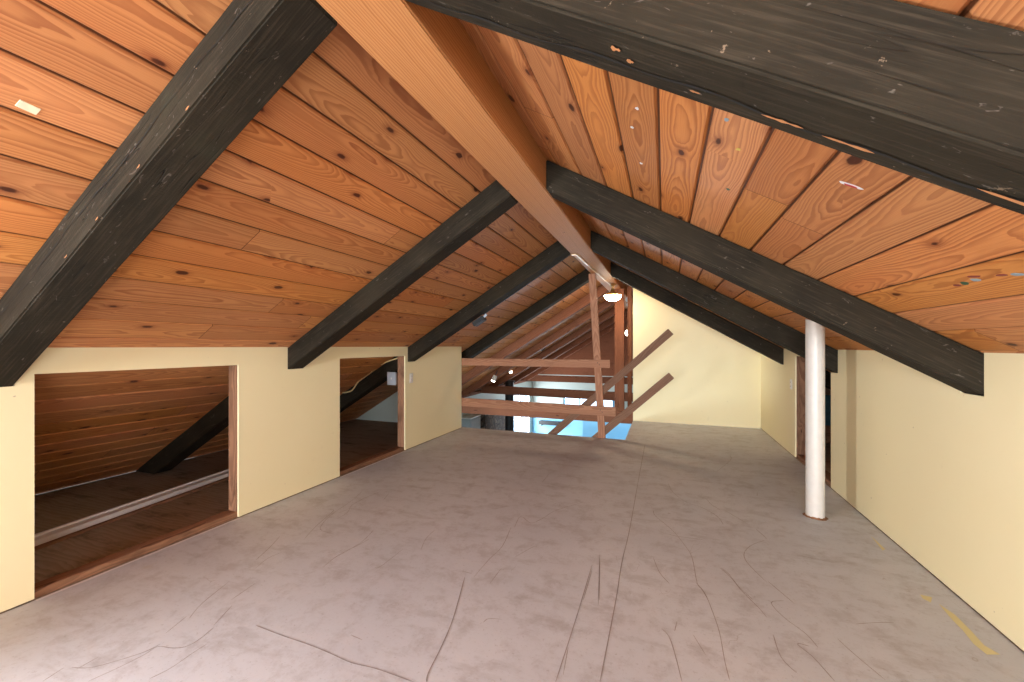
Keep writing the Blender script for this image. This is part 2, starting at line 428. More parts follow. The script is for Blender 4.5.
# ------------------------------------------------------------------ floor
def slab(name, poly, z0, z1, mat):
    b = bmesh.new()
    a = [b.verts.new((x, y, z0)) for x, y in poly]; c = [b.verts.new((x, y, z1)) for x, y in poly]
    b.faces.new(a[::-1]); b.faces.new(c); n = len(poly)
    for i in range(n): b.faces.new((a[i], a[(i+1) % n], c[(i+1) % n], c[i]))
    return obj(name, b, mat, None, 'structure')
fl = slab('floor', [(XL, Y0), (XR, Y0), (XR, YG), (-.476, YG), (-.476, YF), (XL, YF)], -.14, 0, 'floor')
def ribbons(lines, wdt, z, jit=.3, smooth=4, seed=1):
    rnd = random.Random(seed); b = bmesh.new()
    for ln in lines:
        P = smooth_path([(x, y, 0) for x, y in ln], smooth)
        prev = None
        for i, p in enumerate(P):
            t = (P[min(i+1, len(P)-1)]-P[max(i-1, 0)]); t = t.normalized() if t.length > 1e-6 else Vector((1, 0, 0))
            s = Vector((-t.y, t.x, 0)); ww = wdt*(1+rnd.uniform(-jit, jit))*(.35 if i in (0, len(P)-1) else 1)/2
            # one board foot nearer keeps its real width
            q = (b.verts.new((p.x-s.x*ww, p.y-s.y*ww, z)), b.verts.new((p.x+s.x*ww, p.y+s.y*ww, z)))
            if prev: b.faces.new((prev[0], prev[1], q[1], q[0]))
            prev = q
    return b
SCUFFS = [[(-2.118, 0.799), (-2.133, 0.862)], [(-2.105, 0.872), (-2.038, 0.897), (-1.991, 0.947), (-1.942, 1.017), (-1.933, 1.067)], [(-1.963, 0.857), (-1.94, 0.931), (-1.925, 1.008), (-1.926, 1.054), (-1.857, 1.071), (-1.817, 1.097), (-1.812, 1.144), (-1.829, 1.21)], [(-1.768, 0.942), (-1.751, 1.001), (-1.755, 1.079), (-1.754, 1.133)], [(-1.983, 1.114), (-2.02, 1.22)], [(-1.992, 1.211), (-2.054, 1.309), (-2.111, 1.476)], [(-1.949, 1.37), (-1.97, 1.516)], [(-1.843, 1.219), (-1.903, 1.344)], [(-2.078, 0.873), (-2.079, 0.939)], [(-2.181, 1.677), (-2.245, 1.824), (-2.31, 1.939)], [(-2.102, 1.616), (-2.133, 1.709), (-2.12, 1.796)], [(-2.125, 1.954), (-2.208, 2.132), (-2.295, 2.378), (-2.349, 2.373)], [(-2.014, 2.087), (-2.116, 2.095), (-2.177, 2.144), (-2.254, 2.312), (-2.306, 2.571), (-2.376, 2.781)], [(-2.164, 2.277), (-2.176, 2.388), (-2.243, 2.514), (-2.25, 2.677), (-2.227, 2.818)], [(-1.764, 1.755), (-1.781, 1.885), (-1.759, 2.004), (-1.746, 2.113)], [(-1.78, 1.826), (-1.764, 2.053), (-1.806, 2.222)], [(-1.494, 1.848), (-1.47, 1.87), (-1.47, 2.079)], [(-1.363, 2.103), (-1.413, 2.237), (-1.425, 2.363)], [(-0.941, 1.95), (-0.938, 2.139), (-0.924, 2.315), (-0.965, 2.574)], [(-1.025, 1.982), (-0.963, 1.979)], [(-0.839, 1.927), (-0.837, 2.079)], [(-2.084, 2.682), (-2.133, 2.81)], [(-0.747, 1.648), (-0.736, 1.678), (-0.677, 1.695)], [(-1.239, 1.381), (-1.174, 1.374)], [(-0.943, 2.583), (-0.963, 2.769), (-0.862, 2.687), (-0.808, 2.781), (-0.747, 2.968), (-0.591, 3.182)], [(-0.809, 2.216), (-0.75, 2.363), (-0.726, 2.389)], [(0.034, 3.878), (0.071, 3.66), (0.167, 3.464), (0.268, 3.396), (0.355, 3.259), (0.379, 3.123)], [(0.252, 3.655), (0.312, 3.601), (0.344, 3.476), (0.395, 3.393)], [(-0.015, 3.241), (-0.07, 3.21), (-0.056, 3.106), (0.049, 2.912), (0.117, 2.719), (0.151, 2.573), (0.159, 2.31), (0.178, 2.248), (0.199, 2.17)], [(0.421, 3.403), (0.473, 3.303), (0.529, 3.213)], [(0.573, 3.126), (0.61, 2.989)], [(0.59, 2.957), (0.505, 2.863), (0.445, 2.744), (0.438, 2.622), (0.497, 2.436)], [(0.292, 2.512), (0.327, 2.446), (0.357, 2.337), (0.401, 2.245)], [(-0.021, 2.847), (0.078, 2.827), (0.238, 2.833)], [(-0.059, 2.495), (-0.023, 2.342), (0.026, 2.249)], [(0.483, 4.43), (0.668, 4.919), (0.686, 5.139)], [(0.746, 5.588), (0.976, 5.608)], [(-0.353, 2.416), (-0.291, 1.988)], [(-0.368, 2.24), (-0.364, 1.961)], [(-1.023, 3.52), (-1.026, 3.786)], [(-0.345, 2.359), (-0.291, 1.947)], [(-0.376, 2.291), (-0.37, 1.898), (-0.369, 1.705), (-0.369, 1.447)], [(-0.009, 1.88), (0.021, 1.834), (0.043, 1.725), (0.061, 1.607)], [(0.115, 1.885), (0.154, 1.78)], [(0.042, 1.882), (0.054, 1.954)], [(0.286, 2.51), (0.329, 2.422), (0.363, 2.306), (0.412, 2.189), (0.433, 2.122)], [(0.153, 2.308), (0.187, 2.229), (0.207, 2.094), (0.221, 1.94), (0.22, 1.777), (0.224, 1.677)], [(-0.364, 1.631), (-0.351, 1.488)], [(0.505, 2.449), (0.579, 2.278)], [(0.538, 2.289), (0.477, 2.251), (0.505, 2.149), (0.562, 2.061), (0.584, 1.982)], [(0.553, 1.979), (0.511, 1.976), (0.548, 1.913), (0.582, 1.803)], [(0.432, 2.004), (0.43, 1.869), (0.465, 1.798)], [(0.789, 2.208), (0.87, 2.247), (0.948, 2.276)], [(0.721, 2.812), (0.779, 2.808), (0.9, 2.791)], [(0.677, 2.07), (0.704, 1.993), (0.757, 1.875)]]
SEAMS = [[(-0.223, 5.349), (-0.218, 3.668), (-0.215, 2.813), (-0.223, 2.382), (-0.217, 2.015), (-0.218, 1.503)], [(-0.985, 1.933), (-0.887, 1.631), (-0.846, 1.451), (-0.825, 1.324), (-0.808, 1.284)], [(-1.67, 1.284), (-1.516, 1.278), (-1.375, 1.277), (-1.252, 1.271), (-1.131, 1.261), (-1.021, 1.27), (-0.853, 1.267)]]
YELLOW = [[(1.217, 2.515), (1.237, 2.441), (1.232, 2.327), (1.222, 2.232), (1.245, 2.187), (1.195, 2.168), (1.187, 2.227), (1.2, 2.315), (1.202, 2.389)], [(1.177, 2.578), (1.219, 2.571), (1.188, 2.515), (1.17, 2.541)], [(1.244, 3.264), (1.244, 3.08), (1.221, 3.055)]]

obj('scuff_marks', ribbons(SCUFFS, .0030, .0006), 'scuff', fl, 'stuff')
obj('seam_lines', ribbons(SEAMS, .0040, .0008, .25, 6, 3), 'seam', fl)
b = bmesh.new()
for pl in YELLOW: b.faces.new([b.verts.new((x, y, .001)) for x, y in pl])
obj('paint_drips', b, 'drip', fl, label='yellow paint smears along the right wall')

slab('floor_crawl_left', [(EL-.25, Y0), (XL, Y0), (XL, YF), (EL-.25, YF)], -.14, -.002, 'crawl')
slab('floor_crawl_right', [(XR, Y0), (ER+.25, Y0), (ER+.25, YG), (XR, YG)], -.14, -.002, 'crawl')

# ------------------------------------------------------------------ knee walls, gable walls
T = .014
RY = [.82, 2.45, 4.09, 5.72]; RW = .155
holesL = [(1.04, 2.045, .007, 1.085), (3.01, 4.035, .007, 1.103), (-.6, -.24, .35, 1.1)]
holesL += [(y-.002, y+RW+.002, 1.033, 1.3) for y in RY[:3]]
wl = wall_grid('wall_left', 'x', XL-T, XL, [Y0, 5.45], [.007, 1.206], holesL, 'yellow')
holesR = [(4.24, 5.262, .007, 1.112)] + [(y-.002, y+RW+.002, .994, 1.3) for y in RY] + [(-2.25, -.95, .3, 1.14)]
wall_grid('wall_right', 'x', XR, XR+T, [Y0, YG], [.007, 1.184], holesR, 'yellow')
# gable wall at the end of the landing, its head following the roof
b = prism([(-.476, 0), (XR+.0, 0), (XR+.0, zr(XR)-.008), (-.476, zr(-.476)-.008)], YG, YG+.11)
obj('wall_gable', b, 'yellow', None, 'structure')
# gable behind the camera with its wide window
b = bmesh.new()
def tri(xa, xb, z0f, z1f, n=1):
    box = [(xa, z0f(xa)), (xb, z0f(xb)), (xb, z1f(xb)), (xa, z1f(xa))]
    for y in (Y0, Y0-.1): b.faces.new([b.verts.new((x, y, z)) for x, z in box])
Zt = lambda x: (zl(x) if x < APEX else zr(x))-.008
for xa, xb in ((EL+.02, XL), (XL, -2.55), (1.05, XR), (XR, ER-.02)): tri(xa, xb, lambda x: 0., Zt)
for xa, xb in ((-2.55, APEX), (APEX, 1.05)): tri(xa, xb, lambda x: 0., lambda x: .28); 
for xa, xb in ((-2.55, -1.9), (-1.9, APEX), (APEX, .3), (.3, 1.05)): tri(xa, xb, lambda x: min(1.85, Zt(x)-.02), Zt)
obj('wall_back', b, 'yellow', None, 'structure')

# drywall lip and primer strip below the two knee-wall openings
for y0, y1 in ((1.04, 2.045), (3.01, 4.035)):
    b = bmesh.new(); n = 24; prev = None; rnd = random.Random(int(y0*10))
    for i in range(n+1):
        y = y0+(y1-y0)*i/n; a = XL+.001; c = XL+.020+rnd.uniform(-.004, .005)
        q = (b.verts.new((a, y, .0012)), b.verts.new((c, y, .0012)))
        if prev: b.faces.new((*prev, q[1], q[0]))
        prev = q
    obj('primer_edge', b, 'lip', fl)

# rough framing of the openings: sill plate, stud at each side, header
def framing(x0, sgn, y0, y1, ztop, place, sill=True, cut=0.):
    xa, xb = sorted((x0, x0+sgn*.092)); xm = (xa+xb)/2
    g = 'rough framing studs of the knee wall openings'
    if sill:
        tag(stick('sill_plate', (xm, y0, .02), (xm, y1, .02), .092, .04, 'jamb', seed=y0), 'flat floor plate of '+place, 'timber')
    for yy, wh in ((y0-.02, 'near'), (y1+.02, 'far')):
        zt = ztop-.002-(cut if yy < y0 else 0)
        s = stick('door_stud', (xm, yy, 0.), (xm, yy, zt), .04, .092, 'jamb', up=(1, 0, 0), seed=yy)
        tag(s, 'rough %s side stud of %s' % (wh, place), 'timber')
framing(XL-T-.001, -1, 1.04, 2.045, 1.085, 'the wide left wall opening nearest the camera')
framing(XL-T-.001, -1, 3.01, 4.035, 1.10, 'the second left wall opening with a switch plate')
framing(XR+T+.001, 1, 4.24, 5.262, 1.11, 'the right wall opening behind the white post', cut=.20)

# crawlspace end partitions
b = prism([(EL+.05, 0), (XL-.11, 0), (XL-.11, zl(XL-.11)-.008), (EL+.05, zl(EL+.05)-.008)], 5.5, 5.56)
obj('wall_crawl_left', b, 'white', None, 'structure')
b = prism([(XR+T, 0), (ER-.05, 0), (ER-.05, zr(ER-.05)-.008), (XR+T, zr(XR+T)-.008)], YG, YG+.05)
obj('wall_crawl_right', b, 'crawl', None, 'structure')

# ------------------------------------------------------------------ rafters
DV = .178   # depth measured plumb
def rafter(side, y, mat, label, name='rafter', eave=True, w=RW, dv=DV):
    if side == 'l':
        zc = lambda x: zl(x); xr_ = -.921; lo = EL; k = KL
        xb = lo+dv/k
        poly = [(xr_, zc(xr_)-dv), (xb, 0.002), (lo+.01, 0.002), (xr_, zc(xr_)-.004)]
        ang = math.atan(k)
    else:
        zc = lambda x: zr(x); xr_ = -.686; lo = ER; k = KR
        xb = lo-(dv+.012)/k
        poly = [(xr_, zc(xr_)-dv-.012), (xb, 0.002), (lo-.01, 0.002), (xr_, zc(xr_)-.004)]
        ang = -math.atan(k)
    # local frame: x along the slope
    o3 = Vector((xr_, y, zc(xr_)-dv))
    m = Matrix.Rotation(-ang, 4, 'Y'); m.translation = o3
    inv = m.inverted(); loc = [inv @ Vector((x, y, z)) for x, z in poly]
    bb = prism([(v.x, v.z) for v in loc], 0, w, .006, 26, .002, y*3+(side == 'r'))
    o = obj(name, bb, mat, None, None, True); o.matrix_world = m
    return tag(o, label, 'rafter')
lab = {
 ('l', 0): 'thick black rafter at upper left, nearest the camera, with a long crack',
 ('l', 1): 'black rafter ending on the left wall between its two openings',
 ('l', 2): 'black rafter ending just right of the second left opening, black box under it',
 ('l', 3): 'farthest black rafter on the left, in front of the brown open trusses',
 ('r', 0): 'wide black rafter crossing the top right, nearest the camera, split underneath',
 ('r', 1): 'black rafter ending on the right wall in front of the white post',
 ('r', 2): 'black rafter on the right passing just behind the top of the white post',
 ('r', 3): 'farthest black rafter on the right, along the head of the gable wall'}
RAF = {}
for i, y in enumerate(RY):
    for s in 'lr': RAF[s, i] = rafter(s, y, 'black', lab[s, i])
far = ['first brown rafter beyond the black ones, over the stairwell', 'second brown rafter beyond the black ones', 'third brown rafter beyond the black ones',
       'fourth brown rafter beyond the black ones', 'farthest brown rafter, close to the far end wall']
for i, y in enumerate((7.3, 8.95, 10.6, 12.2, 13.8)): rafter('l', y, 'brown', far[i], dv=.185)

# long split in the near right rafter and the near left one
def surf_strip(parent, pts, wid, mat, name, seed, y=None, jag=.6, label=None):
    """ragged thin strip given in world points on a rafter face, with the in-face width direction per strip"""
    rnd = random.Random(seed); bb = bmesh.new(); prev = None
    inv = parent.matrix_world.inverted()
    for i, (p, wd) in enumerate(pts):
        ww = wid*(1+rnd.uniform(-jag, jag))*(.1 if i in (0, len(pts)-1) else 1)
        a = inv @ (Vector(p)+Vector(wd)*ww/2); c = inv @ (Vector(p)-Vector(wd)*ww/2)
        q = (bb.verts.new(a), bb.verts.new(c))
        if prev: bb.faces.new((*prev, q[1], q[0]))
        prev = q
    o = obj(name, bb, mat, parent, label=label); return o
def under_r(x, y, off=.0035): return (x, y, zr(x)-DV-.012-off)
def near_face(z0f, x, y, h): return (x, y-.0035, z0f(x)-DV+h)
bpy.context.view_layer.update()
n = 60
pts = [(under_r(-.62+1.75*i/n, .82+.105+.006*math.sin(i*.7)+.008*math.sin(i*.23), .004), (0, 1, 0)) for i in range(n+1)]
surf_strip(RAF['r', 0], pts, .0055, 'crack', 'split', 4, label='long dark split along the underside')
for j, (xa, xb, yy, ww) in enumerate(((.18, .25, .929, .007), (.28, .36, .931, .006), (.05, .07, .93, .005), (-.105, -.085, .875, .013), (-.075, -.06, .90, .010), (.50, .62, .931, .006))):
    pts = [(under_r(xa+(xb-xa)*i/6, .0+yy, .0045), (0, 1, 0)) for i in range(7)]
    surf_strip(RAF['r', 0], pts, ww, 'bare', 'bare_wood_chip', 9+j)
pts = [(near_face(zl, -2.75+1.85*i/n, .82, .098+.006*math.sin(i*.31)+.003*math.sin(i*1.1)), (0, 0, 1)) for i in range(n+1)]
surf_strip(RAF['l', 0], pts, .0032, 'crack', 'split', 5, label='long dark crack along the side')
for j, (x, h) in enumerate(((-2.02, .012), (-1.83, .012), (-1.60, .016), (-1.36, .012))):
    pts = [(near_face(zl, x+.018*i/4, .82, h), (0, 0, 1)) for i in range(5)]
    surf_strip(RAF['l', 0], pts, .006, 'bare', 'bare_wood_chip', 30+j)

# ------------------------------------------------------------------ ridge beam
pb = prism([(0, 2.188), (YE-Y0, 2.188), (YE-Y0, 2.47), (0, 2.47)], -.1175, .1175, .006, 60, .002, 3)
rb = obj('ridge_beam', pb, 'ridge', None, None, True)
rb.matrix_world = Matrix(((0, -1, 0, -.8035), (1, 0, 0, Y0), (0, 0, 1, 0), (0, 0, 0, 1)))
tag(rb, 'honey coloured ridge beam running down the peak of the ceiling', 'beam')

# ------------------------------------------------------------------ white post
px, py = 1.013, 3.50
t = thing('support_post', (px, py, 0), 'round cream painted post standing near the right wall', 'post')
bb = bmesh.new(); rows = []; nseg = 48; rad = .057
for zf in (0., .004, .5, 1.):
    row = []
    for k in range(nseg):
        a = 2*math.pi*k/nseg; x = rad*math.cos(a); y = rad*math.sin(a)
        top = zr(px+x)-.004
        z = {0.: .004, .004: .01}.get(zf, zf*top)
        row.append(bb.verts.new((x, y, z)))
    rows.append(row)
for a, c in zip(rows, rows[1:]):
    for k in range(nseg): bb.faces.new((a[k], a[(k+1) % nseg], c[(k+1) % nseg], c[k]))
bb.faces.new(rows[0][::-1]); bb.faces.new(rows[-1])
obj('pipe', bb, 'pipe', t, smooth=True)
rnd = random.Random(3); bb = bmesh.new()
cen = bb.verts.new((0, 0, .006)); ring = [bb.verts.new(((rad+.012+rnd.uniform(-.007, .009))*math.cos(2*math.pi*k/30), (rad+.012+rnd.uniform(-.007, .009))*math.sin(2*math.pi*k/30), .001)) for k in range(30)]
inner = [bb.verts.new(((rad+.002)*math.cos(2*math.pi*k/30), (rad+.002)*math.sin(2*math.pi*k/30), .010+rnd.uniform(-.003, .004))) for k in range(30)]
for k in range(30):
    bb.faces.new((ring[k], ring[(k+1) % 30], inner[(k+1) % 30], inner[k])); bb.faces.new((inner[k], inner[(k+1) % 30], cen))
obj('sealant_ring', bb, 'rust', t, smooth=True, label='crusty brown ring round the foot')

# ------------------------------------------------------------------ railing at the edge of the stairwell
stkpost = stick('rail_post', (-.765, 5.515, -.12), (-.905, 5.515, 2.19), .042, .092, 'rail', up=(1, 0, 0), seed=1)
tag(stkpost, 'slender upright leaning a little, from floor edge to ridge beam', 'post')
tag(stick('rail_board', (-2.855, 5.473, .985), (-.668, 5.473, .985), .038, .105, 'rail', seed=2), 'upper horizontal railing board across the stairwell edge', 'railing board')
tag(stick('rail_board', (-2.855, 5.473, .385), (-.590, 5.473, .360), .038, .12, 'rail', seed=3), 'lower horizontal railing board across the stairwell edge', 'railing board')
def nail(parent, x, z, y=5.452):
    bb = lathe([(.0001, 0), (.006, 0), (.006, .0025), (.0001, .003)], 10)
    o = obj('nail_head', bb, 'slot', parent); o.matrix_world = Matrix.Translation((x, y, z)) @ Matrix.Rotation(R(90), 4, 'X')
for ob_, z in ((bpy.data.objects['rail_board'], .985), (bpy.data.objects['rail_board.001'], .365)):
    for dx, dz in ((-.012, .012), (.012, -.014)): nail(ob_, (-.812 if z > .9 else -.775)+dx, z+dz)
for p0, lb in (((.08, 1.403), 'upper slanting handrail board in front of the gable wall'), ((.088, .848), 'lower slanting handrail board, rising from the stairwell edge')):
    dx, dz = (1.546, 1.415); L = 2.3 if p0[1] > 1 else 1.75; ln = math.hypot(dx, dz); ux, uz = dx/ln, dz/ln
    q = (p0[0], 5.558, p0[1]); p = (p0[0]-ux*L, 5.558, p0[1]-uz*L)
    tag(stick('handrail', p, q, .038, .095, 'handrail', seed=p0[1]), lb, 'handrail')

# thick posts and tie beams of the trusses
tag(stick('truss_post', (-.71, 7.16, .12), (-.71, 7.16, 2.19), .10, .155, 'brown', up=(1, 0, 0), seed=5), 'thick brown post standing on the first tie beam under the ridge', 'post')
tag(stick('truss_post', (-.555, 7.30, .12), (-.555, 7.30, 2.25), .06, .07, 'brown', up=(1, 0, 0), seed=6), 'thin brown post close to the free edge of the gable wall', 'post')
tag(stick('tie_beam', (EL+.2, 7.18, .018), (-.46, 7.18, .018), .14, .20, 'brown', seed=7), 'first brown tie beam, just below the lower railing board', 'beam')
tag(stick('tie_beam', (EL+.12, 10.35, .025), (ER-.2, 10.35, -.075), .14, .205, 'brown', seed=8), 'second brown tie beam, in front of the black flue', 'beam')
tag(stick('tie_beam', (EL+.12, 14.2, .06), (ER-.2, 14.2, .04), .14, .22, 'brown', seed=9), 'farthest brown tie beam, under the boarded end gable', 'beam')
tag(stick('eave_plate', (EL+.06, 7.3, -.045), (EL+.06, YE, -.045), .10, .08, 'brown', seed=10), 'brown eave plate along the top of the far left wall', 'beam')

# ------------------------------------------------------------------ living room below
ZB = -2.6
slab('floor_living', [(EL, 3.), (ER, 3.), (ER, YE), (EL, YE)], ZB-.1, ZB, 'lfloor')
wall_grid('wall_living_left', 'x', EL-.1, EL, [3., YE], [ZB, .0], [(12.9, 15.0, -2.3, -.45), (8.6, 9.1, -2.2, -.95), (3.4, 5.6, -2.0, -.6)], 'white')
wall_grid('wall_living_right', 'x', ER, ER+.1, [3., YE], [ZB, .0], [], 'white')
wall_grid('wall_living_near', 'y', 2.9, 3., [EL, ER], [ZB, -.14], [], 'white')
wall_grid('wall_living_far', 'y', YE, YE+.1, [EL, ER], [ZB, .12], [(-3.6, -1.7, -1.12, -.60)], 'white')
b = prism([(EL+.01, .12), (ER-.01, .12), (APEX, zl(APEX)-.01)], YE, YE+.08)
obj('wall_far_gable', b, 'brown', None, 'structure')
wall_grid('wall_far_dado', 'y', YE-.03, YE-.001, [EL+.01, ER-.01], [ZB+.001, -1.42], [], 'blue')
wall_grid('wall_stair', 'y', 7.115, 7.16, [-1.33, -.30], [ZB, -.085], [], 'blue')
wall_grid('wall_landing_edge', 'x', -.476, -.44, [5.5, 7.1], [-2.5, -.141], [], 'blue')

def window(name, axis, d, u0, u1, z0, z1, nu, nz, mat='frame', fw=.06):
    """frame bars with a pane"""
    bb = bmesh.new()
    def bar(a0, a1, c0, c1, t=.03):
        if axis == 'x': box_bm(d-t, d+t, a0, a1, c0, c1, 0, bb)
        else: box_bm(a0, a1, d-t, d+t, c0, c1, 0, bb)
    bar(u0, u0+fw, z0, z1); bar(u1-fw, u1, z0, z1); bar(u0+fw, u1-fw, z0, z0+fw); bar(u0+fw, u1-fw, z1-fw, z1)
    for i in range(1, nu): x = u0+(u1-u0)*i/nu; bar(x-fw*.4, x+fw*.4, z0+fw, z1-fw, .02)
    for i in range(1, nz): z = z0+(z1-z0)*i/nz; bar(u0+fw, u1-fw, z-fw*.3, z+fw*.3, .018)
    o = obj(name, bb, mat, None, 'structure')
    g = box_bm(d-.004, d+.004, u0+.01, u1-.01, z0+.01, z1-.01) if axis == 'x' else box_bm(u0+.01, u1-.01, d-.004, d+.004, z0+.01, z1-.01)
    obj('pane', g, 'glass', o); return o
window('window_1', 'x', EL-.05, 12.9, 15.0, -2.3, -.45, 2, 2, 'frame')
window('added_window_7', 'x', EL-.05, 3.4, 5.6, -2.0, -.6, 2, 1, 'frame')  # invented window, opened for the stair wall fill
window('window_2', 'y', YE+.05, -3.6, -1.7, -1.12, -.60, 3, 1, 'bframe', .07)
window('window_3', 'y', Y0-.05, -2.55, 1.05, .28, 1.85, 4, 1)
window('added_window_4', 'x', XL-.04, -.6, -.24, .35, 1.1, 1, 1, 'frame', .03)  # added dormer holding the light that throws the post's shadow
window('added_window_6', 'x', XR+.05, -2.25, -.95, .3, 1.14, 2, 1, 'frame', .03)  # invented dormer for the fill from the right
window('window_5', 'x', EL-.05, 8.6, 9.1, -2.2, -.95, 1, 1, 'frame')

# chimney stone, flue, cabinet
bb = prism([(-4.83, ZB), (-4.48, ZB), (-4.48, -.55), (-4.54, -.40), (-4.83, -.40)], 10.0, 11.6, .03, 5, .03, 5)
tag(obj('stone_chimney', bb, 'stone'), 'brown stone chimney breast down in the room below', 'chimney')
t = thing('flue_pipe', (-4.16, 10.98, ZB), 'black flue rising past the second tie beam to the roof', 'flue')
bb = lathe([(.125, 0), (.125, 1.5), (.132, 1.5), (.132, 1.54), (.125, 1.54), (.125, 2.84)], 28); obj('pipe', bb, 'blackmetal', t, smooth=True)
bb = lathe([(.128, 2.79), (.165, 2.80), (.165, 2.82), (.128, 2.83)], 28); obj('collar', bb, 'blackmetal', t)
t = thing('cabinet', (-4.69, 9.55, ZB), 'tall plain grey cabinet beside the stone chimney, seen below the railing', 'cabinet')
obj('body', box_bm(-.13, .13, -.3, .3, 0, 1.98, .012), 'grey', t)
obj('door', box_bm(.131, .15, -.28, .28, .06, 1.95, .006), 'grey', t)
obj('top', box_bm(-.135, .155, -.31, .31, 1.98, 2.01, .006), 'plastic', t)
t = thing('wall_shelf', (-4.05, YE-.03, -1.72), 'black shelf on the pale blue wall of the room below', 'shelf')
obj('shelf_board', box_bm(-.45, .45, -.24, -.002, .03, .07, .006), 'blackmetal', t)
obj('shelf_front', box_bm(-.45, .45, -.26, -.24, -.06, .09, .006), 'blackmetal', t)
for dx in (-.35, .35): obj('bracket', box_bm(dx-.015, dx+.015, -.2, -.002, -.12, .03, .003), 'blackmetal', t)

# ------------------------------------------------------------------ electrical
def strip_run(name, pts, wd, ht, mat, label, cat):
    """flat raceway lying on a surface"""
    bb = bmesh.new(); prev = None
    P = [Vector(p) for p in pts]
    for i, p in enumerate(P):
        t_ = (P[min(i+1, len(P)-1)]-P[max(i-1, 0)]).normalized(); s = t_.cross(Vector((0, 0, 1))).normalized()*wd/2
        q = [bb.verts.new(v) for v in (p-s, p-s*.7-Vector((0, 0, ht)), p-s*.12-Vector((0, 0, ht)), p-s*.06-Vector((0, 0, ht*.6)), p+s*.06-Vector((0, 0, ht*.6)), p+s*.12-Vector((0, 0, ht)), p+s*.7-Vector((0, 0, ht)), p+s)]
        if prev:
            for a in range(7): bb.faces.new((prev[a], prev[a+1], q[a+1], q[a]))
            bb.faces.new((prev[7], prev[0], q[0], q[7]))
        else: bb.faces.new(q)
        prev = q
    bb.faces.new(prev[::-1])
    return tag(obj(name, bb, mat), label, cat)
strip_run('wire_raceway', [(-.915, 4.262, 2.187), (-.875, 4.262, 2.187), (-.862, 4.30, 2.187), (-.855, 4.6, 2.187), (-.79, 6.50, 2.187)], .028, .014, 'strip', 'cream wire raceway under the ridge beam leading to the dome lamp', 'raceway')
zr3 = lambda x: zl(x)-DV-.004
bb = tube([(x, 4.262, zr3(x)+.010) for x in (-.93, -1.3, -1.7, -1.93)], .009); tag(obj('conduit', bb, 'blackmetal', smooth=True), 'thin dark conduit along the lower edge of the third left rafter', 'conduit')
t = thing('junction_box', (-2.0, 4.262, zr3(-2.0)), 'small black box hanging under the third left rafter', 'junction box', rot=(0, -math.atan(KL), 0))
obj('body', box_bm(-.075, .075, -.045, .045, -.06, -.004, .006), 'blackmetal', t)
obj('connector', tube([(.075, 0, -.02), (.10, 0, -.016), (.115, 0, -.010)], .014), 'steel', t, smooth=True, label='pale metal connector')

t = thing('dome_lamp', (-.755, 6.56, 2.187), 'lit dome lamp with brass neck hanging at the end of the ridge raceway', 'lamp')
obj('ceiling_plate', lathe([(.055, 0), (.06, -.012), (.04, -.028)], 28), 'brass', t, smooth=True)
obj('neck', lathe([(.02, -.02), (.018, -.07), (.032, -.085), (.034, -.10), (.05, -.125)], 24), 'brass', t, smooth=True)
obj('rim', lathe([(.05, -.118), (.10, -.142), (.136, -.165), (.138, -.172), (.132, -.174), (.04, -.135)], 36), 'brass', t, smooth=True)
obj('glass_shade', lathe([(.131, -.175), (.129, -.195), (.115, -.222), (.088, -.245), (.05, -.26), (.001, -.265)], 36), 'shade', t, smooth=True)

def spot(x, y, z, label, aim=(0, 0, 0), lit=True):
    t_ = thing('spotlight', (x, y, z), label, 'spotlight', rot=aim)
    obj('housing', lathe([(.02, .12), (.045, .11), (.05, 0.), (.046, 0.)], 20), 'plastic' if lit else 'blackmetal', t_, smooth=True)
    obj('bulb', lathe([(.044, .012), (.042, -.018), (.025, -.036), (.001, -.042)], 20), 'bulb' if lit else 'plastic', t_, smooth=True)
    obj('bracket', lathe([(.01, .24), (.01, .12)], 10), 'blackmetal', t_)
spot(-3.61, 8.50, .45, 'small lit spotlight low on the left by the second brown rafter', (0, R(25), 0))
spot(-3.88, 10.32, .52, 'small pale spotlight beside the top of the black flue', (0, R(-40), 0))
spot(-3.02, 10.3, 1.13, 'spotlight with black housing on the third brown rafter', (0, R(60), 0), False)
t = thing('bulb_lamp', (-.675, 8.45, 1.48), 'bare round bulb glowing beside the gable wall edge', 'lamp')
obj('bulb', lathe([(.001, -.06), (.035, -.048), (.055, -.015), (.055, .012), (.035, .045), (.02, .06)], 24), 'bulb', t, smooth=True)
obj('holder', lathe([(.024, .055), (.026, .12), (.012, .13)], 20), 'brass', t, smooth=True)
obj('cord', lathe([(.004, .13), (.004, .72)], 8), 'slot', t)
t = thing('twin_spotlight', (-.66, 8.4, 2.10), 'unlit white twin spotlight beside the gable wall top edge', 'spotlight')
obj('base', box_bm(-.05, .05, -.03, .03, .0, .1, .008), 'plastic', t)
for dx, dz in ((-.0, .05), (.02, -.05)):
    o = obj('spot_head', lathe([(.02, .06), (.04, .05), (.05, -.04), (.03, -.045)], 20), 'plastic', t, smooth=True)
    o.location = (dx, -.05, dz); o.rotation_euler = (R(60), 0, R(20))

